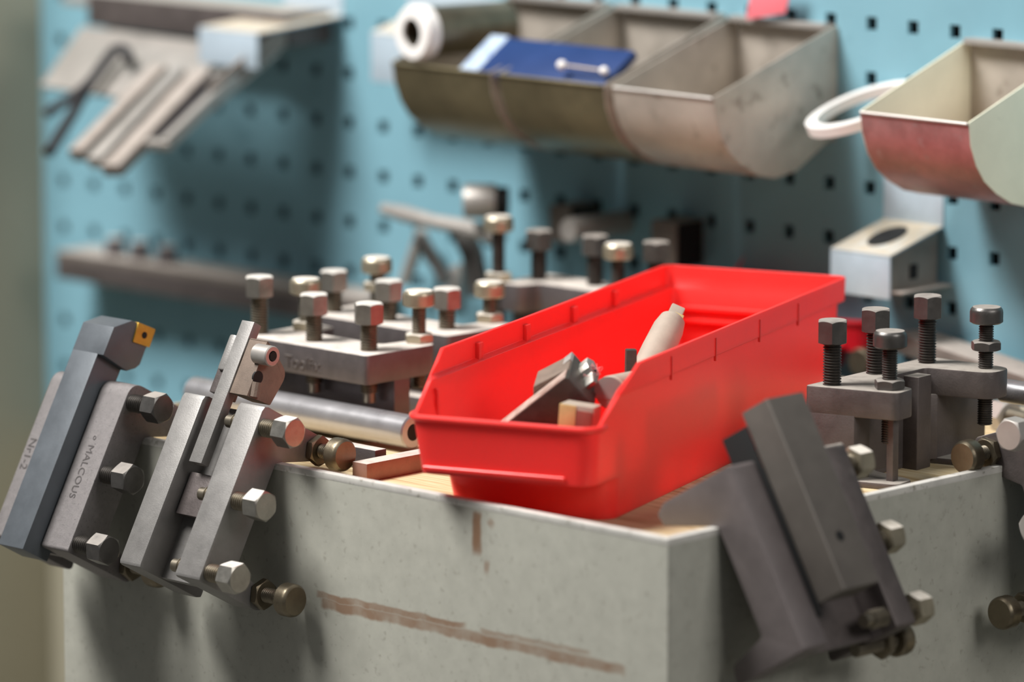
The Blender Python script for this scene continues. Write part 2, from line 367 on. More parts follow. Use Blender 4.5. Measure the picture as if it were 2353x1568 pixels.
# =================================================================== RED BIN
PHT, QHT = V((-0.347, 0.938, 0)).normalized(), V((0.938, 0.347, 0)).normalized()
def red_bin(label, org, L, m, ribs=True, qs=(-0.164, -0.059), qt=(-0.1808, -0.0500), pf=0.0215, group='red storage bins', ph=PHT, qh=QHT, zs=1.0):
    T = frame(org, ph, qh, Z)
    root = thing('storage_bin', label, 'bin', T(((pf + L) / 2, (qs[0] + qs[1]) / 2, 0)), group)
    bm = bmesh.new(); H = 0.0925 * zs; zl = 0.062 * zs; zp = 0.026 * zs; zt = 0.076 * zs
    def lv(z, q0, q1, p1, pfr, r, closed, qe=None):      # outline at a height: open chain + front chain
        ch = []
        f0 = pfr + (r if closed else 0)
        for k in range(9): ch.append((f0 + (p1 - 0.008 - f0) * k / 8, qe[0] if (qe and k == 0) else q0))
        for k in range(1, 5): a = pi / 2 * k / 5; ch.append((p1 - 0.008 + 0.008 * sin(a), q0 + 0.008 - 0.008 * cos(a)))
        for k in range(5): ch.append((p1, q0 + 0.008 + (q1 - q0 - 0.016) * k / 4))
        for k in range(1, 5): a = pi / 2 * k / 5; ch.append((p1 - 0.008 + 0.008 * cos(a), q1 - 0.008 + 0.008 * sin(a)))
        for k in range(9): ch.append((p1 - 0.008 + (f0 - p1 + 0.008) * k / 8, qe[1] if (qe and k == 8) else q1))
        fr = []
        if closed:
            for k in range(1, 6): a = pi / 2 * k / 5; fr.append((f0 - r * sin(a), q1 - r + r * cos(a)))
            for k in range(1, 6): fr.append((pfr, q1 - r + (q0 + r - q1 + r) * k / 6))
            for k in range(0, 5): a = pi / 2 * k / 5; fr.append((f0 - r * cos(a), q0 + r - r * sin(a)))
        return [bm.verts.new((p, q, z)) for p, q in ch], [bm.verts.new((p, q, z)) for p, q in fr]
    lerp = lambda a, b, t: a + (b - a) * t
    def dims(z): t = z / H; return lerp(qs[0], qt[0], t) , lerp(qs[1], qt[1], t), lerp(L - 0.010, L, t)
    rad = 0.011
    def closed(z, q0, q1, p1, pfr): return lv(z, q0, q1, p1, pfr, rad, True)
    b0 = dims(0); A0 = closed(0.0, *b0, pf + 0.0355); b1 = dims(zp); A1 = closed(zp, *b1, pf + 0.0335)
    q0t, q1t = qt[0] + 0.0050, qt[1] - 0.0048
    A2 = closed(zp + 0.001, lerp(b1[0], q0t, 0.12), lerp(b1[1], q1t, 0.06), b1[2], pf); b3 = dims(zl); A3 = closed(zl, q0t, q1t, b3[2], pf)
    Ls = [A0, A1, A2, A3]
    for (c0, f0), (c1, f1) in zip(Ls, Ls[1:]):
        a, b = c0 + f0, c1 + f1
        for i in range(len(a)): j = (i + 1) % len(a); bm.faces.new((a[i], a[j], b[j], b[i]))
    bm.faces.new(A0[0] + A0[1])
    prev = A3[0]
    slope = (0.081 - pf - 0.011) / (H - zl)
    def op(z, out): return lv(z, (qt[0] if out else q0t), (qt[1] if out else q1t), dims(z)[2] + (0.0004 if out else 0), pf + 0.011 + (z - zl) * slope, 0, False, (lerp(q0t, qt[0], (z - zl) / (H - zl)), lerp(q1t, qt[1], (z - zl) / (H - zl))))[0]
    for z, out in ((zt, False), (zt + 0.0012, True), (lerp(zt, H, 0.6), True), (H, True)):
        cur = op(z, out)
        for i in range(len(cur) - 1): bm.faces.new((prev[i], prev[i + 1], cur[i + 1], cur[i]))
        prev = cur
    for v in bm.verts: v.co = T(v.co)
    bmesh.ops.recalc_face_normals(bm, faces=bm.faces)
    k = M(); k.bm.free(); k.bm = bm
    o = k.build('shell', m, root, sharp=40)
    sd = o.modifiers.new('Solidify', 'SOLIDIFY'); sd.thickness = 0.0024; sd.offset = -1; sd.use_even_offset = True
    bv = o.modifiers.new('Bevel', 'BEVEL'); bv.width = 0.0009; bv.segments = 2; bv.limit_method = 'ANGLE'; bv.angle_limit = radians(40)
    # bead round the top of the front lip and the label ledge under it
    zz = zl - 0.0015; path = [(pf + 0.016, q0t, zz)] + [(pf + rad - rad * sin(a) , q0t + rad - rad * cos(a), zz) for a in [pi / 2 * i / 5 for i in range(6)]]
    path += [(pf + rad - rad * cos(a), q1t - rad + rad * sin(a), zz) for a in [pi / 2 * i / 5 for i in range(6)]] + [(pf + 0.016, q1t, zz)]
    M().tube([T(p) for p in path], 0.0022, 10).build('lip_bead', m, root)
    M().box(T, (pf - 0.0022, q0t + 0.011, zp + 0.003), (pf + 0.003, q1t - 0.018, zp + 0.0062), 0.0012, 3).build('label_ledge', m, root)
    if ribs:
        for pr_ in (0.131, 0.204, 0.280, 0.349):
            if pr_ < L - 0.03:
                M().box(T, (pr_ - 0.0035, qt[0] + 0.001, zt - 0.003), (pr_ + 0.0035, qt[0] + 0.0052, zt + 0.0125), 0.0008).build('wall_rib', m, root)
                M().box(T, (pr_ - 0.0008, qt[1] - 0.001, zt - 0.002), (pr_ + 0.0008, qt[1] + 0.0006, zt + 0.0125), 0.0003).build('wall_rib', m, root)
        M().box(T, (0.057, q0t + 0.0012, zp + 0.006), (0.0605, q0t + 0.0042, zt - 0.004), 0.0012).build('wall_rib', m, root)
        M().box(T, (L - 0.0098, q0t + 0.006, zt - 0.012), (L - 0.0018, q1t - 0.006, zt - 0.0092), 0.0008).build('back_ledge', m, root)
        M().box(T, (L - 0.0112, q0t + 0.006, zt - 0.020), (L - 0.0018, q1t - 0.006, zt - 0.0175), 0.0008).build('back_ledge', m, root)
    return root, T
BIN, TB = red_bin('large open red plastic bin holding turning tools in the middle of the cabinet', (-0.0201, 0.0208, ZB), 0.4435, m_red)
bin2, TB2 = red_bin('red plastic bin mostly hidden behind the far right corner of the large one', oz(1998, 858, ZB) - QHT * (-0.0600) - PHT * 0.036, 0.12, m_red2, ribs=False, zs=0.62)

# =================================================================== TOOL POST HOLDERS ON THE CABINET TOP
def std_poly(l0, l1, dfront, dback, arm, arm_w=0.022, r=0.004, skew=0.0, rr=0.009):
    p = [(l0, dfront), (l1, dfront), (l1, arm), (l1 - arm_w, arm), (l1 - arm_w - 0.004, dback), (l0 + arm_w + 0.004 + skew, dback), (l0 + arm_w + skew, arm), (l0 + skew, arm)]
    return rounded(p, [r, r, rr, rr, 0.004, 0.004, rr, rr])

# --- holder with the raised lettering (lies on its back flange, slot towards the left)
zA = 0.046
def flat_holder(label, xr, xl, yf, ytop, z, bolts, screws, mbody, H=None, Tf=0.0195, mh=None, mt=None, body_d=0.040, arm=0.066, dirD=Y, dirL=X, Tb=None, thread_ref=None):
    H = z - ZB if H is None else H
    cx = (xr + xl) / 2; hl = abs(xr - xl) / 2
    O = V((cx, yf, z))
    poly = std_poly(-hl, hl, 0, body_d, arm)
    root, T, _ = holder(label, O, dirL, Z, dirD, H, Tf, Tb or 0.012, poly, polyb=rounded([(-hl, 0.004), (hl, 0.004), (hl, body_d), (-hl, body_d)], 0.003), web=(0.026, body_d), wl=(-hl + 0.0005, hl - 0.0005), mbody=mbody, loc=O - Z * H)
    for (p, ex) in bolts: clamp_bolt(root, (p.x, p.y, z), Z, ex, 0.034, twist=random.uniform(0.2, 0.5), mh=mh, mt=mt)
    for (p, ex, na, m_) in screws: height_screw(root, (p.x, p.y, z), Z, ex, 0.03, nut_at=na, mh=m_, mt=mt)
    return root
yA = 0.126
bA = [(oz(597, 766, zA), 0.0245), (oz(722, 783, zA), 0.0175), (oz(848, 805, zA), 0.0175)]
sA = [(oz(703, 757, zA), 0.0235, 0.0, m_brassy), (oz(963, 786, zA), 0.0235, 0.0, m_brassy)]
hA = flat_holder('dark steel tool holder with raised lettering, lying left of the large red bin', -0.3762, -0.4925, yA, None, zA, bA, sA, m_dark)
text('Toolfix', frame(oy(655, 842, yA) - Y * 0.0001, X, Z, -Y), 0.0115, 0.0004, 'raised_lettering', m_dark2, hA)
bB = [(oz(768, 716, zA), 0.0145), (oz(893, 736, zA), 0.0135), (oz(1027, 755, zA), 0.0135)]
sB = [(oz(866, 702, zA), 0.0225, 0.0105, m_brassy), (oz(1125, 739, zA), 0.0165, 0.0, m_brassy)]
hB = flat_holder('dark tool holder lying directly behind the one with raised lettering', -0.3925, -0.5285, 0.2165, None, zA, bB, sB, m_dark)
# --- holder at the back, turned round so that its tall height screws stand in front of its bolts
zD = 0.052
bD = [(oz(1238, 642, zD), 0.021), (oz(1367, 655, zD), 0.021), (oz(1507, 672, zD), 0.0215)]
sD = [(oz(1145, 645, zD), 0.0345, 0.0, m_brassy), (oz(1420, 682, zD), 0.026, 0.0, m_brassy)]
yD = max(p[0].y for p in bD) + 0.010
hD = flat_holder('dark tool holder farthest back, with tall screws, beyond the red bin left rim', bD[2][0].x + 0.006, bD[0][0].x - 0.014, yD, None, zD, bD, sD, m_dark, mh=m_boltd, mt=m_threadd, dirD=-Y, body_d=0.036, arm=yD - sD[1][0].y + 0.011)

# --- holder on the right, upright flange with three bolts in a row away from the viewer
zG = 0.050
g1, g2, g3 = oz(1912, 884, zG), oz(2011, 858, zG), oz(2130, 833, zG)
LG = (g3 - g1).normalized(); DG = V((LG.y, -LG.x, 0))
OG = g2 - DG * 0.0095
s1, s2 = oz(2044, 893, zG), oz(2265, 846, zG)
lG = lambda p: (p - OG).dot(LG)
dG = lambda p: (p - OG).dot(DG)
pG = rounded([(lG(g1) - 0.013, 0), (lG(s2) + 0.013, 0), (lG(s2) + 0.012, dG(s2) + 0.013), (lG(s2) - 0.013, dG(s2) + 0.013), (lG(s2) - 0.022, 0.022), (lG(s1) + 0.020, 0.022), (lG(s1) + 0.010, dG(s1) + 0.012), (lG(s1) - 0.0105, dG(s1) + 0.0135)], [0.004, 0.004, 0.012, 0.012, 0.005, 0.005, 0.009, 0.006])
HG = zG - ZB
ge = lambda d: lG(g1) - 0.013 + (lG(s1) - 0.0105 - lG(g1) + 0.013) * d / (dG(s1) + 0.0135)
hG, TG, _ = holder('grey brown tool holder with upright bolts right of the large red bin', OG, LG, Z, DG, HG, 0.0175, 0.004, pG, polyb=pG,
                web_poly=[(lG(g1) - 0.0130, 0.0002), (lG(s2) + 0.036, 0.001), (lG(s2) + 0.034, 0.030), (lG(s2) - 0.02, 0.030), (lG(s2) - 0.03, 0.022), (lG(s1) + 0.012, 0.022), (lG(s1) + 0.000, 0.0330), (ge(0.0330), 0.0330)], mbody=m_dark2, loc=OG - Z * HG)
for p, ex in ((g1, 0.0260), (g2, 0.0265), (g3, 0.0285)): clamp_bolt(hG, (p.x, p.y, zG), Z, ex, 0.03, twist=0.15, mh=m_boltd, mt=m_threadd, af=0.0172, head=0.0145)
height_screw(hG, (s1.x, s1.y, zG), Z, 0.0255, 0.034, nut_at=0.0, mh=m_boltd, mt=m_threadd)
height_screw(hG, (s2.x, s2.y, zG), Z, 0.0285, 0.036, nut_at=0.0115, mh=m_boltd, mt=m_threadd)
M().box(TG, (lG(s1) - 0.004, dG(s1) + 0.001, -HG), (lG(s1) + 0.002, dG(s1) + 0.006, -0.017), 0.0005).build('guide_post', m_dark2, hG)
M().prism(TG, rounded([(lG(s2) - 0.046, 0.020), (lG(s2) - 0.031, 0.020), (lG(s2) - 0.031, 0.033), (lG(s2) - 0.046, 0.033)], 0.0012), -HG, -0.002, 0.0008).build('dovetail_rail', m_dark2, hG)

# =================================================================== HANGING HOLDERS
def hang_poly(top_r, ch=False):
    p = [(-0.0583, 0), (0.0583, 0), (0.0583, 0.060), (0.054, 0.068), (0.0462, 0.066), (0.0296, 0.0266), (-0.0395, 0.0266), (-0.046, 0.056), (-0.0583, 0.060)]
    return rounded(p, [0.0025, top_r, 0.003, 0.003, 0.002, 0.004, 0.004, 0.004, 0.004], 7 if not ch else 2)
def hang(label, O, L, B, D, H, Tf, Tb, top_r, mbody, mside, ch=False, bolt_l=(0.0456, -0.003, -0.0505), bolt_ex=(0.0150, 0.0150, 0.0150), mh=None, mt=None, screws=True, twist=(0.3, 0.3, 0.3), bd=0.0068, inner=0.032):
    poly = hang_poly(top_r, ch)
    root, T, F = holder(label, O, L, B, D, H, Tf, Tb, poly, web=(0.0205, 0.0262), mbody=mbody, mback=mside, loc=V(O) - V(B) * (H / 2), bev=0.0009)
    O, L, B, D = V(O), V(L), V(B), V(D)
    for l, ex, tw in zip(bolt_l, bolt_ex, twist): clamp_bolt(root, O + L * l + D * bd, B, ex, inner, twist=tw, mh=mh, mt=mt, af=0.0172, head=0.0125, ref=L)
    if screws:
        height_screw(root, O + L * 0.0492 + D * 0.0545, B, 0.0165, 0.0215, nut_at=0.0004, mh=m_olive, mt=m_thread, nut_h=0.0052, ref=L)
        height_screw(root, O - L * 0.0475 + D * 0.0530, B, 0.0215, 0.0215, nut_at=0.0004, mh=m_olive, mt=m_thread, nut_h=0.0052, ref=L)
    return root, T
al = radians(29); N1 = V((0, -cos(al), sin(al))); T1 = V((0, sin(al), cos(al))); n0 = 0.027; tc = -0.0293
O2 = V((-0.327, 0, 0)) + N1 * n0 + T1 * tc
L2, TL2 = hang('grey steel holder gripping a narrow parting blade, hung on the cabinet front', O2, T1, X, -N1, 0.0733, 0.0222, 0.0192, 0.0042, m_plate, None, ch=True, bolt_ex=(0.0145, 0.0135, 0.0145), twist=(0.15, 0.55, 0.1))
O1 = V((-0.4485, 0, 0)) + N1 * n0 + T1 * tc
L1, TL1 = hang('grainy steel holder with stamped letters at the left end of the cabinet front', O1, T1, X, -N1, 0.0737, 0.0255, 0.0185, 0.011, m_cast, None, bolt_ex=(0.0165, 0.0145, 0.0165), screws=True, mh=m_boltd, mt=m_threadd, twist=(0.15, 0.5, 0.55))
def on1(px, py, dn=0.0): return pl(px, py, N1 * (n0 + dn), N1)
a0 = on1(199, 1020); text('MALCOUS', frame(V((-0.4655, a0.y, a0.z)) + N1 * 0.0001, -T1, X, N1), 0.0079, 0.00012, 'stamped_letters', m_ink, L1)
a0 = on1(214, 1000); text('o', frame(V((-0.4640, a0.y, a0.z)) + N1 * 0.0001, -T1, X, N1), 0.0060, 0.00012, 'stamped_letters', m_ink, L1)
a0 = on1(66, 1004); text('Nr1-2', frame(V((-0.5195, a0.y, a0.z)) + N1 * 0.0001, -T1, X, N1), 0.0088, 0.00012, 'stamped_letters', m_ink, L1)

def side_prism(k, x0, x1, pts, xs, bev=0.0004):     # outline read on the plane x = xs, extruded from x0 to x1
    poly = [(ox(px, py, xs).y, ox(px, py, xs).z) for px, py in pts]
    k.prism(frame((0, 0, 0), Y, Z, X), poly, x0, x1, bev); return k
# --- turning tool with the gold insert, held by the left-hand holder
dn = 0.012
pf_ = pl(48, 1262, N1 * (n0 + dn), N1); ptl = pl(187, 752, N1 * (n0 + dn), N1); ptr = pl(262, 752, N1 * (n0 + dn), N1)
xs0, xs1, xs2 = -0.4992, -0.4752, -0.4696
tool = thing('turning_tool', 'blue grey turning tool with a gold square insert, at the left cabinet end', 'lathe tool', V(((xs0 + xs1) / 2, pf_.y, pf_.z)))
Tt = frame(N1 * (n0 + dn), X, T1, -N1)
tb, tt = pf_.dot(T1), ptr.dot(T1)
hd = [(ox(px, py, xs2).dot(T1), n0 + dn - ox(px, py, xs2).dot(N1)) for px, py in ((262, 752), (304, 737), (352, 758), (322, 838), (312, 847), (291, 853), (240, 818))]
M().box(Tt, (xs0, tb, 0), (xs1, hd[6][0] + 0.001, hd[5][1] - hd[0][1]), 0.0008).build('shank', m_slate, tool)
hd0 = hd[0][1]; hd = [(a, b - hd0) for a, b in hd]; hd[6] = (hd[6][0], 0.0)
kk = M().prism(frame(N1 * (n0 + dn), T1, -N1, X), hd, xs0, xs2, 0.0006)
kk.build('tool_head', m_slate, tool)
xi = xs2 + 0.0012
ins = [(ox(px, py, xi).y, ox(px, py, xi).z) for px, py in ((319, 741), (358, 757), (344, 799), (306, 786))]
io = M().prism(frame((0, 0, 0), Y, Z, X), rounded(ins, 0.0006, 3), xs2 - 0.0036, xs2 + 0.0012, 0.0003).build('carbide_insert', m_gold, tool)
ic = V((xi, sum(p[0] for p in ins) / 4, sum(p[1] for p in ins) / 4))
M().lathe(axis_frame(ic - X * 0.0002, X), [(0, 0), (0.0022, 0), (0.0022, 0.0004), (0.0, 0.0004)], 20).build('insert_screw', m_hole, io)
# --- parting tool in the second holder
pt = thing('parting_tool', 'thin pale parting blade in a small clamp block with a socket screw', 'lathe tool', O2 - X * 0.045 + T1 * 0.05)
e = 0.0255
def onp(px, py, n=e): return pl(px, py, N1 * n, N1)
bl0, bl1 = onp(430, 1059), onp(460, 1065); bt0, bt1 = onp(560, 736), onp(588, 736)
xb0, xb1 = (bl0.x + bt0.x) / 2, (bl1.x + bt1.x) / 2
Tp = frame(N1 * e, X, T1, -N1)
M().box(Tp, (xb0, bl0.dot(T1), 0), (xb1, bt0.dot(T1), 0.007), 0.0004).build('blade', m_plate, pt)
cb0 = onp(567, 910, e - 0.001); cb1 = onp(590, 912, e - 0.001); ct = onp(588, 779, e - 0.001)
ctc = ct.dot(T1)
xc1 = (cb1.x + ct.x) / 2 + 0.001
prof = rounded([(cb0.dot(T1), 0.001), (ctc, 0.001), (ctc - 0.002, 0.0075), (ctc - 0.012, 0.027), (cb0.dot(T1) + 0.002, 0.0225)], [0, 0.0005, 0.003, 0.009, 0.001])
M().prism(frame(N1 * e, T1, -N1, X), prof, xb1 + 0.0002, xc1, 0.0006).build('clamp_block', m_toolb, pt)
lb0, lt0 = onp(482, 903, e - 0.006), onp(522, 778, e - 0.006)
M().box(Tp, (xb0 - 0.0085, lb0.dot(T1), 0.003), (xb0 - 0.0002, lt0.dot(T1) - 0.001, 0.020), 0.0008).build('back_jaw', m_dark2, pt)
M().box(Tp, (xb0 - 0.0065, lt0.dot(T1) - 0.022, 0.0004), (xb0 - 0.0003, lt0.dot(T1) + 0.002, 0.008), 0.0018).build('back_jaw', m_plate, pt)
sc = ox(603, 815, xc1); 
ss = M().lathe(axis_frame(sc, X), [(0.0, -0.004), (0.0064, -0.004), (0.0064, 0.0086), (0.0058, 0.0094), (0.0034, 0.0094), (0.0032, 0.0048), (0, 0.0048)], 32).build('socket_screw', m_oldlite, pt)
M().hexa(axis_frame(sc, X), 0.0054, 0.0046, 0.0098).build('hex_socket', m_hole, ss)
hc = ox(593, 868, xc1 + 0.0002); hcb = ox(583, 912, xc1 + 0.0002)
M().prism(frame((0, 0, 0), Y, Z, X), [(hc.y + 0.0042 * cos(q) * 1.0, hc.z + 0.0042 * sin(q)) for q in [pi * 2 * i / 20 for i in range(20)]], xc1 - 0.001, xc1 + 0.0003).build('slot_hole', m_hole, pt)
M().tube([hc + X * 0.0006 - T1 * 0.003 , hcb + X * 0.0006 ], [0.0033, 0.0036], 12).build('adjusting_pin', m_toolb, pt)
sh0, sh1 = onp(398, 1178, 0.016), onp(446, 1188, 0.016); sh2 = onp(428, 1082, 0.016)
tag(M().box(frame(N1 * 0.016, X, T1, -N1), (sh0.x + 0.002, sh0.dot(T1), 0), (-0.3495, sh2.dot(T1), 0.0042), 0.0005).build('packing_block', m_dark2), 'brown packing block under the parting blade inside the holder slot', 'packing block')

# --- holder hung on the right-hand side of the cabinet, leaning towards the viewer
ar = radians(30); N3 = V((cos(ar), 0, sin(ar))); T3 = V((-sin(ar), 0, cos(ar)))
n3 = 0.0268; Y0 = 0.0432; tF = -0.0290
HF = 0.0215 + 0.0620 + 0.0180
HF -= 0.0005
OF = V((0, Y0 + HF, 0)) + N3 * n3 + T3 * tF
L3, TL3 = hang('dark tool holder hung on the right side of the cabinet nearest the viewer', OF, T3, Y, -N3, HF, 0.0180, 0.0215, 0.003, m_dark2, m_fore, mh=m_brassy, mt=m_thread, screws=False, inner=0.036, bolt_l=(0.0456, -0.003, -0.0485), bolt_ex=(0.0065, 0.0065, 0.0065))
kF = oy(2068, 1468, Y0 + HF + 0.02)
height_screw(L3, V((kF.x, Y0 + HF, kF.z)), Y, 0.0135, 0.0215, nut_at=0.0004, mh=m_olive, mt=m_thread, nut_h=0.0052, ref=T3)
ft = thing('boring_bar_holder', 'dark square tool block clamped in the holder nearest the viewer', 'lathe tool', OF - Y * 0.06)
q0 = pl(1762, 916, V((0, Y0 + 0.0235, 0)), Y); nT = q0.dot(N3); tT = q0.dot(T3)
def on3(px, py): return pl(px, py, N3 * nT, N3)
qbl, qbr, qtr = on3(1925, 1360), on3(1998, 1330), on3(1872, 908)
yT0 = Y0 + 0.0235; yT1 = (qtr.y + qbr.y) / 2
qk = pl(1703, 951, V((0, yT0, 0)), Y); dT = nT - qk.dot(N3)
T3f = frame(N3 * nT, Y, T3, -N3)
M().prism(frame(N3 * nT, Y, -N3, T3), rounded([(yT0, 0), (yT1, 0), (yT1, dT), (yT0, dT)], [0.0008, 0.001, 0, 0.001], 2), qbl.dot(T3), tT, 0.0008).build('tool_block', m_block, ft)
hp = on3(1930, 1232); M().lathe(axis_frame(hp - N3 * 0.0005, N3), [(0, 0), (0.0032, 0), (0.0032, 0.0007), (0, 0.0007)], 16).build('set_screw_hole', m_hole, ft)
st0 = pl(1660, 1012, V((0, Y0 + 0.0225, 0)), Y); st1 = pl(1705, 986, V((0, Y0 + 0.0225, 0)), Y)
tag(M().box(frame((0, 0, 0), Y, T3, -N3), (Y0 + 0.0220, -0.070, -st1.dot(N3) - 0.004), (yT0 - 0.0004, st0.dot(T3), -st0.dot(N3)), 0.0006).build('packing_strip', m_hole), 'black packing strip behind the square tool block of the nearest holder', 'packing strip')

# --- holder at the right edge, its screw heads pointing back towards the viewer
a4 = radians(19); N4 = V((cos(a4), 0, sin(a4))); T4 = V((-sin(a4), 0, cos(a4)))
k1, k2, hx = oy(2213, 1052, 0.28), oy(2298, 1411, 0.28), oy(2322, 1000, 0.28)
yF = 0.306
oH = hx - N4 * 0.0 ; lH = (k1.dot(T4) + k2.dot(T4)) / 2
dpl = hx.dot(N4) + 0.0075
OH = N4 * dpl + T4 * lH + Y * yF
polyH = rounded([(-0.060, 0), (0.060, 0), (0.060, 0.058), (0.040, 0.058), (0.024, 0.030), (-0.036, 0.030), (-0.040, 0.054), (-0.060, 0.054)], 0.003)
L4, TL4, _ = holder('tool holder cut off by the right picture edge, with knurled screws towards the viewer', OH, T4, -Y, -N4, 0.074, 0.022, 0.019, polyH, web=(0.021, 0.030), mbody=m_dark2, loc=OH + Y * 0.037)
for l in (hx.dot(T4) - lH, -0.003, -0.05): clamp_bolt(L4, OH + T4 * l - N4 * 0.0075, -Y, 0.0155, 0.03, twist=0.4, mh=m_oldlite, mt=m_thread, af=0.0185, head=0.0125)
for k in (k1, k2): height_screw(L4, V((k.x, yF, k.z)), -Y, 0.0165, 0.021, nut_at=0.0, mh=m_olive, mt=m_thread, nut_h=0.0052)

# =================================================================== LOOSE TOOLS ON THE BOARD
cy_r = 0.0108
ce = oz(950, 994, ZB + cy_r + 0.0025); 
cyl = thing('steel_bar', 'polished round steel bar lying in front of the lettered tool holder', 'bar', (ce.x - 0.09, ce.y, ZB))
Tc = axis_frame((ce.x, ce.y, ce.z), -X)
M().lathe(Tc, [(0, 0.006), (0.0055, 0.006), (0.0055, 0), (cy_r - 0.001, 0), (cy_r, 0.001), (cy_r, 0.205), (0, 0.205)], 48).build('bar_body', m_bright, cyl)
M().lathe(axis_frame((ce.x - 0.0055, ce.y, ce.z), X), [(0, 0), (0.0056, 0), (0.0052, 0.0057), (0, 0.0057)], 24).build('socket_hole', m_hole, cyl)
def lying_bar(name, label, cat, tr, br, zt, length, wy, m, ang=0.0):
    p = oz(*tr, zt); d = V((-cos(ang), sin(ang), 0)); w = V((sin(ang), cos(ang), 0))
    return tag(M().box(frame((p.x, p.y, 0), d, w, Z), (0, 0, ZB), (length, wy, zt), 0.0008).build(name, m), label, cat)
p_ = oz(843, 1067, ZB + 0.0115)
tag(M().box(frame((p_.x, p_.y, 0), Y, -X, Z), (0, 0, ZB), (0.080, 0.013, ZB + 0.0115), 0.0008).build('tool_bit', m_copper), 'brown square tool bit lying on the board left of the red bin lip', 'tool bit')
lying_bar('tool_bit', 'short grey tool bit under the polished round bar', 'tool bit', (862, 1036), None, ZB + 0.0135, 0.07, 0.010, m_dark)
# standing tool bit behind the second flat holder
tbp = oz(1052, 702, ZB)
kk = M(); Tq = axis_frame((tbp.x, tbp.y, ZB), Z, 0.2)
tz = oy(1052, 600, tbp.y).z - ZB
kk.prism(frame((tbp.x, tbp.y, ZB), X, Z, Y), [(-0.006, 0), (0.006, 0), (0.0085, tz), (-0.006, tz - 0.006)], -0.006, 0.006, 0.0006)
tag(kk.build('tool_bit', m_oldlite), 'pale square tool bit with slanted tip standing between the flat holders', 'tool bit')
# bar and tools lying behind the right-hand holder
rp = oz(1972, 834, ZB + 0.010)
rb = thing('boring_bar', 'short round bar with a dark end lying behind the right-hand holder', 'boring bar', (rp.x, rp.y, ZB))
M().lathe(axis_frame((rp.x, rp.y, ZB + 0.0100), V((-0.05, 1, 0))), [(0, 0), (0.0086, 0), (0.0098, 0.0014), (0.0100, 0.016), (0, 0.016)], 40).build('bar_head', m_olive, rb)
M().lathe(axis_frame((rp.x, rp.y, ZB + 0.0100), V((-0.05, 1, 0))), [(0, 0.0155), (0.0075, 0.0155), (0.0075, 0.055), (0.0086, 0.056), (0.0086, 0.085), (0, 0.085)], 32).build('bar_shank', m_bright, rb)
fb0, fb1 = oz(2092, 783, 0.022), oz(2340, 868, 0.016)
dv = (fb1 - fb0).normalized(); wv = V((-dv.y, dv.x, 0)).normalized(); nv = dv.cross(wv)
tag(M().box(frame(fb0 - dv * 0.03 + wv * 0.006, dv, wv, nv), (0, -0.001, -0.014), (0.30, 0.028, 0), 0.002).build('flat_bar', m_oldgrey), 'long dusty flat bar lying behind the right-hand tool holder', 'bar')
hb = oz(2322, 960, ZB + 0.0095)
hbt = thing('hex_bolt', 'loose grey hexagon bolt lying behind the right edge holder, beside the bright rod', 'bolt', (hb.x, hb.y, ZB))
Thb = axis_frame((hb.x, hb.y, ZB + 0.0098), V((1, -0.25, 0)), 0.5)
M().lathe(Thb, thread_prof(0.006, 0.0, 0.06)).build('threaded_shank', m_thread, hbt)
M().hexa(Thb, 0.019, -0.013, 0.0).build('hex_head', m_oldlite, hbt)
rr0 = oz(2335, 902, 0.030)
tag(M().lathe(axis_frame(rr0, V((1, 0.0, 0))), [(0, -0.012), (0.0062, -0.012), (0.0075, -0.010), (0.0075, 0.09), (0, 0.09)], 32).build('steel_rod', m_bright), 'bright steel rod end at the right picture edge behind the hanging holder', 'rod')

# =================================================================== THINGS IN THE BIN
# black turning tool leaning up to the right
tip = pl(1300, 868, PHT * 0.0985, PHT)
LA = (RGT * 0.748 + UPV * 0.59 - FWD * 0.302).normalized()
LC = (RGT * 0.108 + UPV * 0.342 + FWD * 0.935); LC = (LC - LA * LC.dot(LA)).normalized()
LB = LC.cross(LA); LB = LB if LB.dot(RGT) > 0 else -LB
bt = thing('turning_tool', 'dusty black turning tool with a clamped tip leaning in the front of the red bin', 'lathe tool', tip - LA * 0.04)
Tb_ = frame(tip, -LA, LB, LC)
M().box(Tb_, (0, 0, 0), (0.066, 0.0255, 0.0155), 0.0007).build('shank', m_tool, bt)
M().box(Tb_, (0.0006, -0.0004, 0.0005), (0.0655, 0.0005, 0.0150), 0.0).build('dusty_edge', m_copper, bt)
M().prism(frame(tip, -LA, LB, LC), rounded([(0.0002, 0.0), (0.024, -0.0045), (0.029, 0.001), (0.029, 0.0245), (0.0002, 0.0245)], [0, 0.001, 0.001, 0.001, 0]), 0.0156, 0.042, 0.0006).build('tool_head', m_toolb, bt)
M().box(Tb_, (-0.0006, 0.0012, 0.0008), (0.0008, 0.0242, 0.0412), 0.0003).build('end_face', m_tool, bt)
M().box(Tb_, (-0.0004, -0.0010, 0.030), (0.0095, 0.006, 0.0424), 0.0004).build('carbide_tip', m_oldlite, bt)
cpt = pl(1343, 868, tip, LA)
cs = M(); cs.prism(frame(cpt, LC, -LB, LA), rounded([(0.010, 0.0065), (0.0155, 0.001), (0.006, -0.0052), (-0.010, -0.0058), (-0.0135, -0.0020), (-0.0030, 0.0004), (-0.0015, 0.0040), (0.002, 0.0062)], 0.0012, 3), -0.001, 0.0068, 0.0005)
co = cs.build('tip_clamp', m_bolt, bt)
M().lathe(axis_frame(cpt + LC * 0.004 + LB * 0.001 + LA * 0.0066, LA), [(0, 0), (0.0024, 0), (0.0024, 0.0006), (0, 0.0006)], 18).build('clamp_screw', m_hole, co)
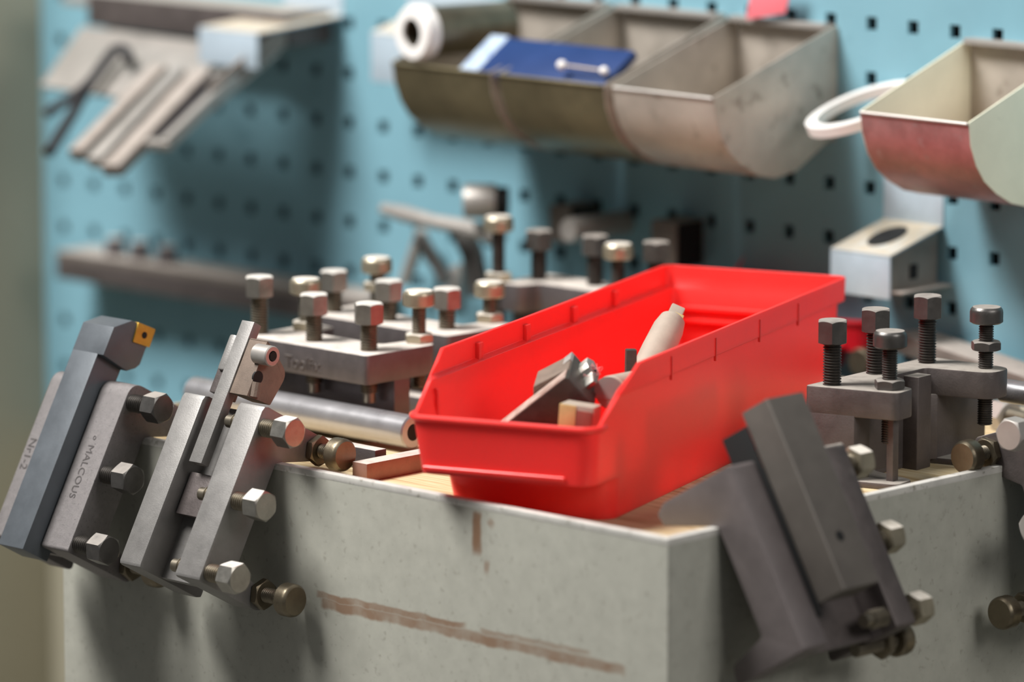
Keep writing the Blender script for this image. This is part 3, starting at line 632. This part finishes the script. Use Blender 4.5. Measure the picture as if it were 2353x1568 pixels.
# pale lint caught on it
k = M(); lc = pl(1364, 860, cpt + LA * 0.006, LA)
for i in range(16):
    a = V((random.uniform(-1, 1), random.uniform(-1, 1), random.uniform(-1, 1))) * 0.006; b = V((random.uniform(-1, 1), random.uniform(-1, 1), random.uniform(-1, 1))) * 0.008; c_ = V((random.uniform(-1, 1), random.uniform(-1, 1), random.uniform(-1, 1))) * 0.006
    k.tube([lc + a * (1 - t) ** 2 + b * 2 * t * (1 - t) + c_ * t * t for t in [j / 8 for j in range(9)]], 0.00012, 4)
lt = k.build('lint_tuft', m_lint); tag(lt, 'wispy tuft of pink lint on the tip of the black turning tool', 'lint'); lt['kind'] = 'stuff'
# brazed tool bit by the front lip
wp = 0.0800
w0, w1 = pl(1288, 926, PHT * wp, PHT), pl(1400, 944, PHT * wp, PHT)
wd = (w1 - w0).normalized(); wn = Z - wd * wd.z; wn.normalize()
wt = thing('brazed_tool_bit', 'square tool bit with a brass coloured end inside the bin front lip', 'tool bit', w0 - Z * 0.02)
Tw = frame(w0, wd, PHT, wn); wl_ = -0.0800 - w0.dot(QHT)
M().box(Tw, (0.0002, 0, -0.024), (wl_, 0.012, 0), 0.0007).build('shank', m_tan, wt)
M().box(Tw, (-0.0006, -0.0005, -0.0235), (0.0105, 0.0115, -0.0004), 0.0007).build('brazed_end', m_brass, wt)
M().box(Tw, (0.0112, -0.0009, -0.022), (wl_ - 0.0006, 0.002, -0.0028), 0.0004).build('painted_face', m_rednib, wt)
# dusty round boring bar, flat end towards the viewer
rp0 = pl(1403, 903, PHT * 0.126, PHT); rdir = (PHT * cos(radians(2)) + Z * sin(radians(-4)) + QHT * 0.05).normalized()
rr_ = 0.0104
br = thing('boring_bar', 'dusty tan round bar with a flat round end, lying in the red bin', 'boring bar', rp0)
M().lathe(axis_frame(rp0, rdir), [(0, 0), (rr_ - 0.0008, 0), (rr_, 0.0008), (rr_, 0.115), (0, 0.115)], 40).build('bar_body', m_tan, br)
M().prism(frame(rp0, QHT, Z, -rdir), [(0.0097 * cos(t) - 0.001, 0.0097 * sin(t)) for t in [radians(205 - 230 * i / 16) for i in range(17)]], 0.0, 0.0005, 0.0).build('end_label', m_oldlite, br)
# leaning boring bar and stick farther back
lb = V(pl(1500, 830, V(PHT) * 0.245, PHT)); ltop = pl(1549, 728, V(PHT) * 0.276, PHT)
ld = (ltop - lb).normalized()
b2 = thing('boring_bar', 'dusty tan boring bar with a small tip, leaning up inside the red bin', 'boring bar', lb - ld * 0.04)
ln = (ltop - lb).length
M().lathe(axis_frame(lb - ld * 0.045, ld), [(0, 0), (0.0104, 0), (0.0104, 0.030 + ln * 0.6), (0.0098, 0.045 + ln * 0.72), (0.0082, 0.045 + ln * 0.92), (0.0050, 0.045 + ln), (0, 0.045 + ln)], 32).build('bar_body', m_tan, b2)
M().box(axis_frame(ltop, ld, 0.5), (-0.0045, -0.0045, -0.008), (0.0045, 0.0045, 0.0065), 0.001).build('bar_head', m_tan, b2)
M().box(axis_frame(ltop + QHT * 0.0035 - PHT * 0.002, ld, 0.5), (-0.0032, -0.0032, -0.0065), (0.0032, 0.0032, 0.001), 0.0005).build('carbide_tip', m_brass, b2)
stp = pl(1450, 803, PHT * 0.184, PHT)
tag(M().box(axis_frame(stp, Z + QHT * 0.02, 0.9), (-0.0033, -0.0033, -0.055), (0.0033, 0.0033, 0), 0.0008).build('tool_bit', m_tool), 'thin dark square bit standing upright between the two tan boring bars', 'tool bit')

# =================================================================== SCOOP BINS ON THE WALL
def scoop(label, xl, xr, mfront, mside, mback=None, zlip=0.187, zback=0.226, yl=0.4318):
    root = thing('scoop_bin', label, 'bin', ((xl + xr) / 2, WY - 0.003, 0.13), 'sheet metal scoop bins on the wall')
    t = 0.0012; yb = WY + 0.0004
    low = [(yl, zlip), (yl + 0.0025, zlip - 0.014), (yl + 0.0085, zlip - 0.028), (yl + 0.017, zlip - 0.039), (yl + 0.030, zlip - 0.0485), (yl + 0.046, zlip - 0.0565), (yl + 0.063, zlip - 0.0605), (yl + 0.085, zlip - 0.058), (yb, zlip - 0.036)]
    up = [(a + (0.0014 if i < 5 else 0.0), b + (0.0 if i < 2 else 0.0013)) for i, (a, b) in enumerate(low)]
    M().prism(frame((0, 0, 0), Y, Z, X), low + up[::-1], xl + 0.0005, xr - 0.0005).build('curved_front', mfront, root)
    side = [(yl + 0.0002, zlip + 0.001)] + [(a, b) for a, b in low[1:]] + [(yb, zback), (yb - 0.004, zback + 0.001)]
    for x in (xl, xr - t): M().prism(frame((0, 0, 0), Y, Z, X), side, x, x + t, 0.0003).build('side_panel', mside, root)
    M().box(W, (xl + 0.001, yb - 0.0012, zlip - 0.04), (xr - 0.001, yb, zback + 0.001)).build('back_panel', mback or mside, root)
    M().box(W, (xl + 0.002, yb - 0.011, zback - 0.002), (xr - 0.004, yb, zback + 0.0022), 0.0008).build('top_rim', m_oldlite, root)
    M().tube([(xl + 0.001, yl, zlip), (xr - 0.001, yl, zlip)], 0.0013, 8).build('lip_wire', m_oldlite if mfront is not m_sheetb else m_sheetb, root)
    return root
sg = 'sheet metal scoop bins on the wall'
x0_, x1_, x2_, x3_ = oy(900, 146, 0.4318).x, oy(1135, 170, 0.4318).x, oy(1397, 200, 0.4318).x, oy(1640, 225, 0.4318).x
scoop('brassy scoop bin at the left end of the wall row, under the white ringed tube', x0_, x1_ - 0.004, m_sheetb, m_sheet)
scoop('brassy scoop bin in the middle of the wall row, under the blue card box', x1_ + 0.004, x2_ - 0.004, m_sheetb, m_sheet)
scoop('grey scoop bin at the right end of the wall row of three', x2_ + 0.004, x3_, m_sheet, m_sheet)
xs_l, xs_r = ox(1975, 258, -0.2345), oy(2226, 287, 0.4446)
scoop('red stained scoop bin with a cream right side, standing apart at the upper right', -0.2345, xs_r.x, m_sheetr, m_cream, m_sheet, yl=0.4446)

# white tube, blue box, pins, pink card
tp = oy(945, 76, 0.428)
tb_ = thing('steel_tube', 'dark brown tube with a white ring on its front end, in the left scoop bin', 'tube', (tp.x, 0.47, tp.z - 0.02))
Td = axis_frame(tp, V((0.12, 1, 0.0)))
M().lathe(Td, [(0.0105, 0), (0.0185, 0), (0.0198, 0.002), (0.0198, 0.012), (0.0105, 0.012), (0.0105, 0)], 48).build('white_ring', m_white, tb_)
M().lathe(Td, [(0.0104, 0.002), (0.0180, 0.011), (0.0175, 0.085), (0, 0.085), (0, 0.07), (0.0104, 0.07), (0.0104, 0.002)], 40).build('tube_body', m_olive, tb_)
bt_ = radians(33); dS = V((0, -cos(bt_), -sin(bt_)))
nS = X.cross(dS).normalized(); nS = nS if nS.z > 0 else -nS
pbl = oy(1088, 166, 0.4355)
p00 = pl(1168, 86, pbl, nS)
Tbx = frame(p00, X, -dS, nS)
bxr = pl(1452, 124, p00, nS); lenS = -(pbl - p00).dot(-dS)
bx = thing('card_box', 'flat blue card box with a pale end label, lying across the brassy scoop bins', 'box', p00)
M().box(Tbx, (0, -lenS, -0.006), (bxr.x - p00.x, 0, 0), 0.0008).build('blue_lid', m_blue, bx)
pw = pl(1135, 82, p00, nS).x - p00.x
M().box(Tbx, (-0.017, -lenS + 0.001, -0.0062), (0.0005, 0.001, 0.0003), 0.0006).build('end_label', m_pale, bx)
pn = thing('ball_pin', 'small pin with two white ball ends lying on the scoop bin lip', 'pin', oy(1335, 160, 0.44))
a_, b_ = oy(1291, 150, 0.437), oy(1388, 163, 0.441)
M().tube([a_, b_], 0.0012, 8).build('pin_rod', m_oldgrey, pn)
for q, r_ in ((a_, 0.0036), (b_, 0.0032)): M().lathe(axis_frame(q, Y), [(0, -r_)] + [(r_ * cos(t), r_ * sin(t)) for t in [radians(-70 + 20 * i) for i in range(8)]] + [(0, r_)], 18).build('ball_end', m_white, pn)
pk = [oy(px, py, 0.545) for px, py in ((1714, 45), (1804, 31), (1818, -40), (1730, -40))]
kk = M().prism(frame((0, 0.545, 0), X, Z, Y), [(p.x, p.z) for p in pk], 0, 0.0012, 0.0003)
tag(kk.build('paper_tag', m_pink), 'pink paper tag sticking up behind the grey scoop bin', 'tag')
# white ring hanging beside the right scoop bin
rc = pl(1992, 258, (-0.262, 0, 0), X); ru = V((0.25, -cos(radians(30)), -sin(radians(30)))).normalized()
e1, e2 = CAM + ray(1862, 304) * 3.485, CAM + ray(2108, 197) * 3.50; ru = (e1 - e2).normalized(); rc = (e1 + e2) / 2
RV = FWD + 0.27 * (UPV * 0.92 - RGT * 0.39)
rv = (RV - ru * ru.dot(RV)).normalized()
ra = (e1 - e2).length / 2
Tr = axis_frame(rc, ru.cross(rv), 0, ru)
M_ = M().lathe(Tr, [(ra - 0.0082, -0.0035), (ra, -0.0035), (ra, 0.0035), (ra - 0.0082, 0.0035), (ra - 0.0082, -0.0035)], 64)
tag(M_.build('plastic_ring', m_white), 'white plastic ring hanging beside the red stained scoop bin', 'ring')

# hook brackets of pale zinc
def bracket(label, xl, xr, yfr, ztop, zbot, zwall, strap_top, hole=True, flap=True):
    root = thing('hook_bracket', label, 'bracket', ((xl + xr) / 2, WY - 0.002, zbot), 'zinc hook brackets')
    t = 0.0016; yb = WY + 0.0004
    M().box(W, (xl, yfr, zbot), (xr, yfr + t, ztop), 0.0006).build('front_plate', m_zinc, root)
    prof = [(yfr, ztop), (yb, zwall), (yb, zwall + t), (yfr, ztop + t)]
    M().prism(frame((0, 0, 0), Y, Z, X), prof, xl, xr, 0.0004).build('top_plate', m_zinc, root)
    M().box(W, (xl, yb - t, zwall - 0.001), (xr, yb, strap_top), 0.0004).build('wall_strap', m_zinc, root)
    if hole:
        cx, cy = (xl + xr) / 2, (yfr + yb) / 2; sl = (zwall - ztop) / (yb - yfr)
        Th = frame((cx, cy, ztop + t + 0.0003 + sl * (cy - yfr)), X, V((0, 1, sl)), Z)
        M().prism(Th, [(0.011 * cos(q), 0.017 * sin(q)) for q in [2 * pi * i / 28 for i in range(28)]], -0.0004, 0.0004).build('oval_hole', m_hole, root)
    if flap:
        M().prism(frame((0, 0, 0), Y, Z, X), [(yfr + t, ztop), (yb - 0.006, zwall - 0.001), (yb - 0.006, zbot + 0.006), (yfr + t, zbot + 0.004)], xr - t - 0.001, xr - 0.001).build('side_flap', m_oldgrey, root)
        M().box(W, (xl + 0.002, yfr + t, zbot + 0.004), (xr + 0.010, yb - 0.002, zbot + 0.0056), 0.0003).build('lower_flange', m_oldgrey, root)
        M().box(W, (xr - 0.001, yfr + 0.022, ztop - 0.017), (xr - 0.0004, yfr + 0.030, ztop - 0.007)).build('square_hole', m_hole, root)
    return root
bf = oy(1908, 572, 0.503); bg_ = oy(2045, 592, 0.503); bh = oy(2045, 690, 0.503)
bracket('pale zinc hook bracket with an oval slot, below the red stained scoop bin', bf.x, bg_.x, 0.503, bf.z - 0.001, bh.z, oy(2030, 505, WY).z, oy(2080, 400, WY).z)
bf = oy(456, 66, 0.470); bg_ = oy(590, 75, 0.470); bh = oy(590, 160, 0.470)
bracket('pale blue grey hook bracket in front of the tilted tool tray at the upper left', bf.x, bg_.x, 0.470, bf.z, bh.z, oy(545, 14, WY).z, oy(545, -40, WY).z, hole=False, flap=False)
bf = oy(852, 78, 0.520); bh = oy(852, 186, 0.520)
bracket('narrow white hook bracket at the left end of the scoop bin row', bf.x, x0_ - 0.002, 0.520, bf.z, bh.z, bf.z + 0.010, bf.z + 0.03, hole=False, flap=False)

# =================================================================== UPPER LEFT TOOL TRAY
b5 = radians(28); dR = V((0, -cos(b5), -sin(b5)))
pR = oy(185, 60, 0.508); nR = V((0, -sin(b5), cos(b5)))
Tr_ = frame(pR, X, dR, nR)
xr_end = pl(640, 118, pR, nR).x - pR.x
sf = (pl(92, 196, pR, nR) - pR); slen = sf.dot(dR)
tr = thing('tool_tray', 'tilted sheet steel tray on the wall at the upper left', 'tray', pR)
tpts = [pl(px, py, pR, nR) - pR for px, py in ((188, 60), (640, 118), (480, 255), (92, 196))]
M().prism(Tr_, [(q.x, q.dot(dR)) for q in tpts], -0.002, 0, 0.0004).build('tray_sheet', m_oldlite, tr)
M().box(Tr_, (xr_end - 0.002, -0.01, -0.001), (xr_end, slen * 0.95, 0.016), 0.0004).build('tray_side', m_oldgrey, tr)
M().box(W, (pR.x + 0.004, 0.512, pR.z + 0.001), (pR.x + xr_end, WY + 0.0004, pR.z + 0.026), 0.001).build('tray_back', m_dark2, tr)
rl = oy(250, 3, 0.53)
tag(M().box(W, (oy(175, 10, 0.53).x, 0.515, rl.z - 0.004), (oy(640, 60, 0.53).x, WY + 0.0004, rl.z + 0.003), 0.001).build('shelf_rail', m_oldlite), 'pale steel rail on the wall above the tilted tool tray', 'rail')
def tray_bar(label, top, bot, wpx, m, name='square_bar', th=0.010, off=0.0):
    a = pl(*top, pR + nR * (th - 0.0004), nR); b = pl(*bot, pR + nR * (th - 0.0004), nR)
    d = (b - a).normalized(); w = nR.cross(d).normalized()
    wd = wpx / 2 / 3100.0
    return tag(M().box(frame(a, d, w, nR), (0, -wd, -th), ((b - a).length, wd, 0), 0.0008).build(name, m), label, 'bar', 'square bars in the tilted tray')
tray_bar('leftmost of the dull steel bars sticking out of the tilted tray', (365, 148), (172, 345), 44, m_oldgrey)
tray_bar('middle bar of the three dull steel bars in the tilted tray', (408, 155), (212, 362), 40, m_oldlite)
tray_bar('rightmost of the three dull steel bars in the tilted tray, reaching lowest', (462, 158), (250, 380), 56, m_oldgrey)
an = thing('angle_bar', 'short angle section bar right of the steel bars in the tilted tray', 'bar', pl(430, 240, pR, nR))
a = pl(530, 170, pR + nR * 0.004, nR); b = pl(368, 326, pR + nR * 0.004, nR); d = (b - a).normalized(); w = nR.cross(d).normalized()
if w.x < 0: w = -w
Ta = frame(a, d, w, nR); lnA = (b - a).length
M().box(Ta, (0, -0.014, -0.003), (lnA, 0.006, 0), 0.0005).build('web', m_black, an)
M().box(Ta, (0, 0.006, -0.004), (lnA + 0.004, 0.0128, 0.006), 0.0012).build('flange', m_oldlite, an)
M().box(Ta, (lnA - 0.001, -0.012, -0.004), (lnA + 0.006, 0.0128, 0.003), 0.001).build('end_stop', m_oldlite, an)
# bent hook tool
hkp = [(296, 138), (292, 122), (280, 112), (264, 116), (246, 138), (215, 180), (188, 222), (165, 265), (140, 305), (112, 350)]
hk = thing('spring_caliper', 'dark bent caliper with a hooked end resting on the left of the tilted tray', 'caliper', pl(200, 200, pR + nR * 0.01, nR))
M().tube([pl(x, y, pR + nR * 0.012, nR) for x, y in hkp], 0.0045, 10).build('curved_leg', m_black, hk)
M().tube([pl(x, y, pR + nR * 0.017, nR) for x, y in ((215, 180), (190, 205), (160, 228), (132, 244), (108, 262))], 0.0040, 10).build('straight_leg', m_black, hk)

# =================================================================== LOWER WALL THINGS
ra_ = oy(150, 575, 0.53); rb_ = oy(860, 695, 0.53)
rz = (ra_.z + rb_.z) / 2
lr = thing('shelf_rail', 'long dusty brown ledge rail along the wall behind the left tool holders', 'rail', ((ra_.x + rb_.x) / 2, 0.53, rz - 0.02))
M().box(W, (ra_.x, 0.520, rz - 0.004), (rb_.x, WY + 0.0004, rz + 0.002), 0.001).build('ledge', m_oldgrey, lr)
M().box(W, (ra_.x, 0.520, rz - 0.020), (rb_.x, 0.527, rz - 0.003), 0.001).build('front_edge', m_dark2, lr)
for i, (px, py) in enumerate(((225, 560), (282, 568), (345, 576))):
    p = oy(px, py, 0.52)
    tag(M().lathe(axis_frame((p.x, 0.538, rz + 0.002), Z), [(0, 0), (0.008, 0), (0.008, 0.010), (0.006, 0.014), (0, 0.014)], 20).build('round_cap', m_dark), ('leftmost', 'middle', 'rightmost')[i] + ' of three small dark caps on the ledge rail', 'cap', 'dark caps on the ledge rail')
# lever tool with handles hanging on the wall
lv_ = thing('lever_wrench', 'dusty lever tool with splayed dark handles hanging on the wall', 'wrench', oy(1030, 520, 0.51))
def wtube(pts, yv, rads, m, nm): M().tube([oy(x, y, yv) for x, y in pts], rads, 12).build(nm, m, lv_)
wtube([(880, 480), (930, 492), (1000, 510), (1075, 524), (1150, 545)], 0.50, [0.0042, 0.0062, 0.0052, 0.0062, 0.0066], m_oldlite, 'lever_arm')
wtube([(965, 545), (985, 580), (1010, 615), (1025, 650)], 0.525, 0.0056, m_boltd, 'handle')
wtube([(1065, 540), (1085, 580), (1095, 630), (1100, 680)], 0.525, 0.0085, m_boltd, 'handle')
wtube([(970, 530), (950, 590), (930, 650)], 0.54, 0.0050, m_oldlite, 'handle')
cp = oy(1092, 462, 0.49)
M().lathe(axis_frame(cp, V((0.75, 0.62, 0))), [(0, -0.008), (0.0115, -0.008), (0.0125, -0.006), (0.0125, 0.014), (0.0122, 0.0155), (0, 0.0155)], 32).build('socket_barrel', m_oldlite, lv_)
M().lathe(axis_frame(cp, V((0.75, 0.62, 0))), [(0, 0.0156), (0.0105, 0.0156), (0.0105, 0.024), (0, 0.024)], 32).build('barrel_end', m_hole, lv_)
def wall_block(label, tl, br, yv, m, dpx=0.018):
    a, b = oy(*tl, yv), oy(*br, yv)
    r_ = thing('hook_block', label, 'bracket', ((a.x + b.x) / 2, WY - 0.002, b.z), 'small steel hook blocks')
    M().box(W, (a.x, yv, b.z), (b.x, WY + 0.0004, a.z), 0.001).build('block_body', m, r_)
    M().box(W, (b.x - 0.0002, yv + 0.002, b.z + 0.001), (b.x + 0.0006, WY - 0.002, a.z - 0.001)).build('shade_face', m_hole, r_)  # black sheet painting the shade on the right side of the block
    return r_
wall_block('small grey steel block on the wall right of the lever tool', (1262, 470), (1310, 560), 0.53, m_oldgrey)
wall_block('small brown steel block on the wall behind the red bin back corner', (1496, 505), (1552, 620), 0.53, m_oldgrey)
pgp = oy(1305, 530, 0.50)
tag(M().lathe(axis_frame(pgp, Y), [(0, 0), (0.008, 0), (0.009, 0.002), (0.009, 0.0605), (0, 0.0605)], 24).build('steel_peg', m_oldlite), 'pale steel peg on the wall just behind the farthest tool holder', 'peg')

# =================================================================== LIGHT AND CAMERA
def area(name, loc, target, size, sizey, power, col=(1, 1, 1)):
    l = bpy.data.lights.new(name, 'AREA'); l.shape = 'RECTANGLE'; l.size = size; l.size_y = sizey; l.energy = power; l.color = col
    o = bpy.data.objects.new(name, l); C.objects.link(o); o.location = loc
    o.rotation_euler = (V(target) - V(loc)).to_track_quat('-Z', 'Y').to_euler(); return o
tgt = V((-0.4, 0.3, 0.05))
area('window_light', tgt + V((-0.58, -1.0, 1.72)).normalized() * 2.4, tgt, 0.95, 0.85, 120, (1.0, 0.985, 0.96))
area('side_fill_light', tgt + V((0.9, -0.06, 0.46)).normalized() * 2.5, tgt, 1.0, 0.8, 19, (1.0, 0.98, 0.95))  # added fill for the right-facing sides, no window known there
area('overhead_fill_light', tgt + V((-0.2, -0.2, 2.4)), tgt, 1.2, 0.4, 5, (1.0, 0.97, 0.93))  # added weak fill from overhead, stands for no known lamp
w = bpy.data.worlds.new('World'); bpy.context.scene.world = w; w.use_nodes = True
bg = w.node_tree.nodes['Background']; bg.inputs['Color'].default_value = (0.92, 0.96, 1.0, 1); bg.inputs['Strength'].default_value = 0.10
cd = bpy.data.cameras.new('camera'); co_ = bpy.data.objects.new('camera', cd); C.objects.link(co_)
co_.location = CAM
R = Matrix((RGT, UPV, -FWD)).transposed(); co_.rotation_euler = R.to_euler()
cd.sensor_width = 36; cd.lens = FPX / 2353 * 36; cd.clip_start = 0.05; cd.clip_end = 50
cd.dof.use_dof = True; cd.dof.focus_distance = 3.19; cd.dof.aperture_fstop = 3.6
sc_ = bpy.context.scene; sc_.camera = co_
sc_.view_settings.view_transform = 'Standard'; sc_.view_settings.look = 'None'; sc_.view_settings.gamma = 1; sc_.view_settings.use_curve_mapping = False
sc_.view_settings.exposure = 0.0
